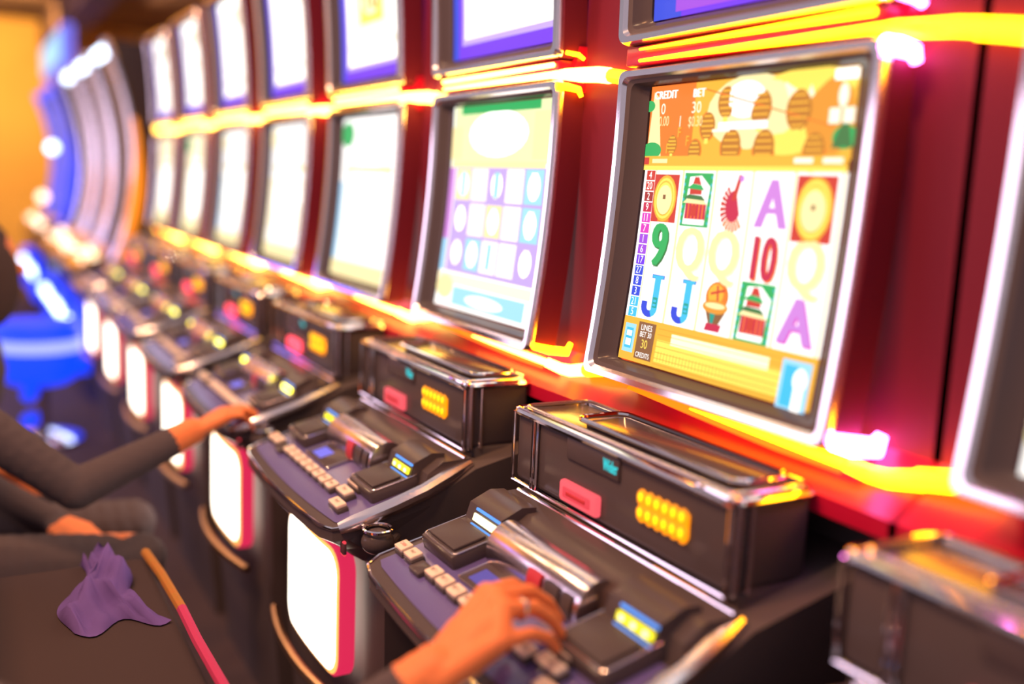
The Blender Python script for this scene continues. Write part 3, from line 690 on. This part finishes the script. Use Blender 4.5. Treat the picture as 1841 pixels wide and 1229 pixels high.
def figure(name, label, cx, cy, seat_z, dx_sh, arm_r, arm_l, knee, hand_args=None, voxel=.007, jacket=M['jacket'], legs=M['jeans'], hair=True, lean=.06, cuff=None, longhair=False):
    """seated person facing +y; arm_* = (elbow, wrist)"""
    root = empty(name, (cx, cy, 0)); tag(root, label, 'person')
    base = (cx, cy, 0); mb = MB()
    pel = Vector((cx, cy-.02, seat_z+.10)); ch = Vector((cx, cy+lean, seat_z+.42)); nk = Vector((cx, cy+lean+.01, seat_z+.58)); hd = Vector((cx, cy+lean+.05, seat_z+.72))
    mb.ball(pel, .15, K, (1.15, .82, .8)); mb.ball(pel.lerp(ch, .45), .145, K, (1.02, .72, 1.1)); mb.ball(ch, .165, K, (1.08, .68, 1.05)); mb.ball(ch+Vector((0, .0, .08)), .14, K, (1.28, .62, .62))
    capsule(mb, ch+Vector((0, -.01, .08)), nk+Vector((0, .01, .02)), .062, .052, K)
    mb.ball(hd+Vector((0, 0, .03)), .098, K, (.80, .98, 1.16), 3); mb.ball(hd+Vector((0, .035, -.045)), .058, K, (.85, .95, 1.0))
    mb.ball(hd+Vector((0, .105, .0)), .016, K, (.8, 1.1, 1.5)); mb.ball(hd+Vector((0, .083, -.048)), .018, K, (1.4, .8, .5)); mb.ball(hd+Vector((0, .08, .045)), .03, K, (1.7, .6, .4))
    for sx in (-1, 1): mb.ball(hd+Vector((sx*.078, -.005, .01)), .024, K, (.35, .8, 1.3))
    for sx, (el, wr) in ((1, arm_r), (-1, arm_l)):
        sh = ch + Vector((sx*dx_sh, 0, .10))
        capsule(mb, sh, el, .058, .045, K); capsule(mb, el, wr, .046, .033, K); capsule(mb, ch+Vector((sx*.06, 0, .10)), sh, .07, .062, K)
        if hand_args and sx in hand_args: hand(mb, *hand_args[sx])
        else:
            w_ = Vector(wr); d = (w_-Vector(el)).normalized(); side = d.cross(Vector((0, 0, 1))).normalized()*sx
            mc = [w_ + d*.085 + side*q + Vector((0, 0, .004)) for q in (-.030, -.010, .011, .030)]
            fg = [[m_ + d*.04*L + Vector((0, 0, -.004)), m_ + d*.06*L + Vector((0, 0, -.018)), m_ + d*.072*L + Vector((0, 0, -.032))] for m_, L in zip(mc, (1, 1.1, 1, .8))]
            th = [w_+d*.02-side*.02, w_+d*.05-side*.045, w_+d*.078-side*.052+Vector((0, 0, -.01)), w_+d*.10-side*.048+Vector((0, 0, -.018))]
            hand(mb, w_, mc, fg, th)
    for sx, kn in ((1, knee[0]), (-1, knee[1])):
        hip = pel + Vector((sx*.09, .02, -.03)); capsule(mb, hip, kn, .088, .062, K)
        an = Vector((kn[0]+sx*.01, kn[1]-.06, .11)); capsule(mb, kn, an, .056, .038, K); capsule(mb, an+Vector((0, -.02, -.06)), an+Vector((0, .15, -.075)), .036, .030, K)
    ws = [Vector(arm_r[1]), Vector(arm_l[1])]; els = [Vector(arm_r[0]), Vector(arm_l[0])]
    cf = cuff or (.045, .02)
    def paint(c):
        if c.z > nk.z-.02 and abs(c.x-cx) < .13: return M['skin']
        for i, (w_, e_) in enumerate(zip(ws, els)):
            d = (w_-e_).normalized()
            t_ = (c-w_).dot(d)
            if t_ > -cf[i] and (c-w_).length < .22 and ((c-w_)-d*t_).length < (.15 if (i == 0 and hand_args) else .055): return M['skin']
        if c.z < .085: return M['black']
        if c.z < seat_z+.06 or (c.y > cy+.16 and c.z < seat_z+.22 and (c-ws[0]).length > .12 and (c-els[0]).length > .10 and (c-ws[1]).length > .12 and (c-els[1]).length > .10): return legs
        return jacket
    remesh(mb, 'body', voxel, root, base, 4, paint)
    if hair:
        h = MB(); h.ball(hd+Vector((0, -.018, .052)), .104, M['hair'], (.86, .98, 1.05), 3); h.ball(hd+Vector((0, -.06, -.01)), .075, M['hair'], (1., .6, 1.2), 3)
        if longhair:
            for sx in (-1, 1): h.ball(hd+Vector((sx*.075, .02, -.03)), .07, M['hair'], (.5, 1.15, 1.9), 3)
        h.build('hair', root, True, base)
        for sx in (-1, 1):
            e = MB(); e.ball(hd+Vector((sx*.032, .088, .012)), .011, M['print'], (1.2, .5, .8)); e.build('eye', root, True, base)
    return root
V = Vector
# person whose right hand rests on the buttons of the middle machine
WR = V((-.962, .461, .800))
mc = [V((-1.005, .545, .862)), V((-.978, .545, .868)), V((-.950, .538, .863)), V((-.918, .516, .842))]
fg = [[V((-1.022, .590, .858)), V((-1.028, .616, .840)), V((-1.030, .634, .818))],
      [V((-.990, .594, .862)), V((-.990, .622, .843)), V((-.988, .640, .819))],
      [V((-.958, .584, .856)), V((-.958, .610, .837)), V((-.955, .624, .815))],
      [V((-.922, .560, .843)), V((-.928, .588, .830)), V((-.933, .604, .811))]]
th = [V((-.985, .478, .805)), V((-1.010, .510, .822)), V((-1.026, .545, .822)), V((-1.030, .572, .812))]
pa = figure('person', 'person in dark clothes, ringed right hand on the buttons of the middle machine',
       -1.13, -.20, .44, .17, (V((-.985, .215, .665)), WR), (V((-1.42, -.02, .64)), V((-1.30, .12, .60))),
       (V((-1.0, .26, .50)), V((-1.26, .26, .50))), {1: (WR, mc, fg, th, 1.17)}, .0042, cuff=(.040, .02), lean=.02)
r_ = MB(); q = mc[2].lerp(fg[2][0], .55); d_ = (fg[2][0]-mc[2]).normalized(); a1 = d_.orthogonal().normalized(); a2 = d_.cross(a1)
r_.tube([q + (a1*math.cos(t*PI/10)+a2*math.sin(t*PI/10))*.0122 for t in range(20)], .0020, M['gold'], 6, True)
top_ = max([q + (a1*math.cos(t*PI/10)+a2*math.sin(t*PI/10))*.0135 for t in range(20)], key=lambda p: p.z + p.x)
r_.ball(top_, .0042, M['chrome'], sub=1)
o = r_.build('finger_ring', None, True); tag(o, 'small ring worn on the hand resting on the middle machine', 'ring')
# second player
W2 = V((-2.235, .445, .775))
m2_ = [V((-2.285, .520, .805)), V((-2.262, .524, .812)), V((-2.238, .524, .812)), V((-2.214, .518, .806))]
f2_ = [[p + V((-.006, .042*L, .002)), p + V((-.008, .064*L, -.012)), p + V((-.008, .076*L, -.028))] for p, L in zip(m2_, (1, 1.1, 1, .8))]
t2_ = [W2 + V((-.02, .02, 0)), W2 + V((-.045, .045, .012)), W2 + V((-.060, .075, .014)), W2 + V((-.064, .098, .010))]
figure('person', 'seated person in a dark jacket, hand at the deck corner of a blurred machine',
       -2.42, -.14, .42, .17, (V((-2.20, .20, .68)), W2), (V((-2.64, -.03, .62)), V((-2.45, .165, .54))),
       (V((-2.30, .34, .47)), V((-2.56, .36, .47))), {1: (W2, m2_, f2_, t2_)}, .006, cuff=(.045, -.035), lean=.03, legs=M['jacket'])
figure('person', 'dark haired seated figure at the far left edge, mostly in shadow',
       -3.30, -.05, .32, .17, (V((-3.08, -.06, .55)), V((-3.12, .04, .50))), (V((-3.52, -.06, .55)), V((-3.48, .04, .50))),
       (V((-3.20, .24, .38)), V((-3.42, .24, .38))), None, .009, legs=M['jacket'], lean=.06, longhair=True)
# stools
def stool(x, y, label, piping=False, sz=.36):
    root = empty('stool', (x, y, 0)); base = (x, y, 0); tag(root, label, 'stool', 'padded stools along the machines')
    m = MB(); m.box(x-.21, x+.21, y-.19, y+.20, sz-.02, sz+.06, M['vinyl'], .03, 3); m.build('seat', root, True, base)
    m = MB(); m.box(x-.20, x+.20, y-.27, y-.21, sz+.02, sz+.50, M['vinyl'], .03, 3); m.build('backrest', root, True, base)
    m = MB(); m.tube([(x, y, .03), (x, y, sz)], .035, M['chrome'], 12); m.build('column', root, True, base)
    m = MB(); m.tube([(x, y, 0), (x, y, .015), (x, y, .03)], [.22, .21, .05], M['chrome'], 24); m.build('base_plate', root, True, base)
    m = MB(); lp = [(x+.21*math.cos(a*PI/12), y+.21*math.sin(a*PI/12), .20) for a in range(24)]; m.tube(lp, .011, M['chrome'], 8, True)
    for a in range(3): m.tube([(x, y, .20), (x+.21*math.cos(a*2*PI/3), y+.21*math.sin(a*2*PI/3), .20)], .008, M['chrome'], 6)
    m.build('foot_ring', root, True, base)
stool(-1.13, -.22, 'stool under the nearest person, at the middle machine', sz=.36)
stool(-2.42, -.16, 'stool under the person whose hand is on the blurred deck corner', sz=.34)
stool(-3.30, .0, 'stool under the dark haired figure at the far left edge', sz=.26)
# empty padded chair turned sideways, the light on its edge painted as orange and magenta piping
root = empty('padded_chair', (-1.72, .14, 0)); base = (-1.72, .14, 0); tag(root, 'empty dark padded chair with an orange and magenta lit edge, low at the left', 'chair')
m = MB(); m.box(-1.98, -1.40, -.06, .31, .54, .60, M['vinyl'], .025, 3); m.build('seat', root, True, base)
m = MB(); m.tube([(-1.99, .305, .600), (-1.85, .312, .604), (-1.68, .316, .606)], .009, M['lit_edge_o'], 8); m.build('piping', root, True, base)
m = MB(); m.tube([(-1.68, .316, .606), (-1.55, .316, .604), (-1.36, .322, .600)], .009, M['lit_edge_m'], 8); m.build('piping', root, True, base)
for sx in (-1.95, -1.45):
    for yy in (-.03, .27):
        m = MB(); m.tube([(sx, yy, 0), (sx, yy, .56)], .014, M['chrome'], 8); m.build('leg', root, True, base)
m = MB(); m.box(-1.97, -1.43, -.11, -.06, .58, .90, M['vinyl'], .02, 3); m.build('backrest', root, True, base)

m = MB(); r = random.Random(3)
nu, nv = 22, 16; vs = []
for i in range(nu):
    for j in range(nv):
        a = i/(nu-1); b = j/(nv-1)
        a2 = a + .08*math.sin(b*9); w_ = .35 + .65*a; x = -1.97+.31*a2; y = .205 + .15*(b-.5)*w_ + .02*math.sin(a*7)
        z = .612 + .035*math.exp(-((b-.55)/.35)**2)*(1-abs(a-.4)) + .012*math.sin(a*16+b*4+1.5*math.sin(b*5)) + .008*math.sin(b*23+a*7)
        if i in (0, nu-1) or j in (0, nv-1): z = .603
        vs.append((x, y, max(z, .603)))
fs = [(i*nv+j, (i+1)*nv+j, (i+1)*nv+j+1, i*nv+j+1) for i in range(nu-1) for j in range(nv-1)]
m.add(vs, fs, M['jeans']); o = m.build('folded_cloth', None, True, angle=180); tag(o, 'violet blue creased garment lying on the dark padded chair', 'garment')

# blue glow farther down the aisle, given a made-up stool shape
root = empty('blue_glow_stool', (-5.3, .33, 0)); base = (-5.3, .33, 0); tag(root, 'added blue glow shaped as a round stool with a pale top, far left of the machines', 'stool')
def disc_loops(r0, zs): return [[(-5.3+r*math.cos(a*PI/12), .33+r*math.sin(a*PI/12), z) for a in range(24)] for r, z in zs]
m = MB(); m.loft(disc_loops(0, [(.13, .30), (.19, .34), (.20, .42), (.20, .56), (.18, .60)]), [M['blue']]*4, M['blue']); m.build('seat', root, True, base)
m = MB(); m.loft(disc_loops(0, [(.19, .46), (.205, .47), (.205, .52), (.19, .53)]), [sm('lav', (.40, .45, 1), 1.3)]*3); m.build('light_ring', root, True, base)
m = MB(); m.tube([(-5.3, .33, .02), (-5.3, .33, .31)], .04, M['chrome'], 12); m.build('column', root, True, base)
m = MB(); m.loft(disc_loops(0, [(.20, 0), (.19, .02), (.05, .03)]), [M['chrome']]*2, M['chrome']); m.build('base_plate', root, True, base)
for a, z in ((.35, .26), (1.1, .12)):
    m = MB(); m.ball((-5.3+.07*math.cos(a)+.02, .33-.05, z), .04, M['blue'], sub=2); m.build('lamp', root, True, base)  # blue glow spots added along with the stool shape
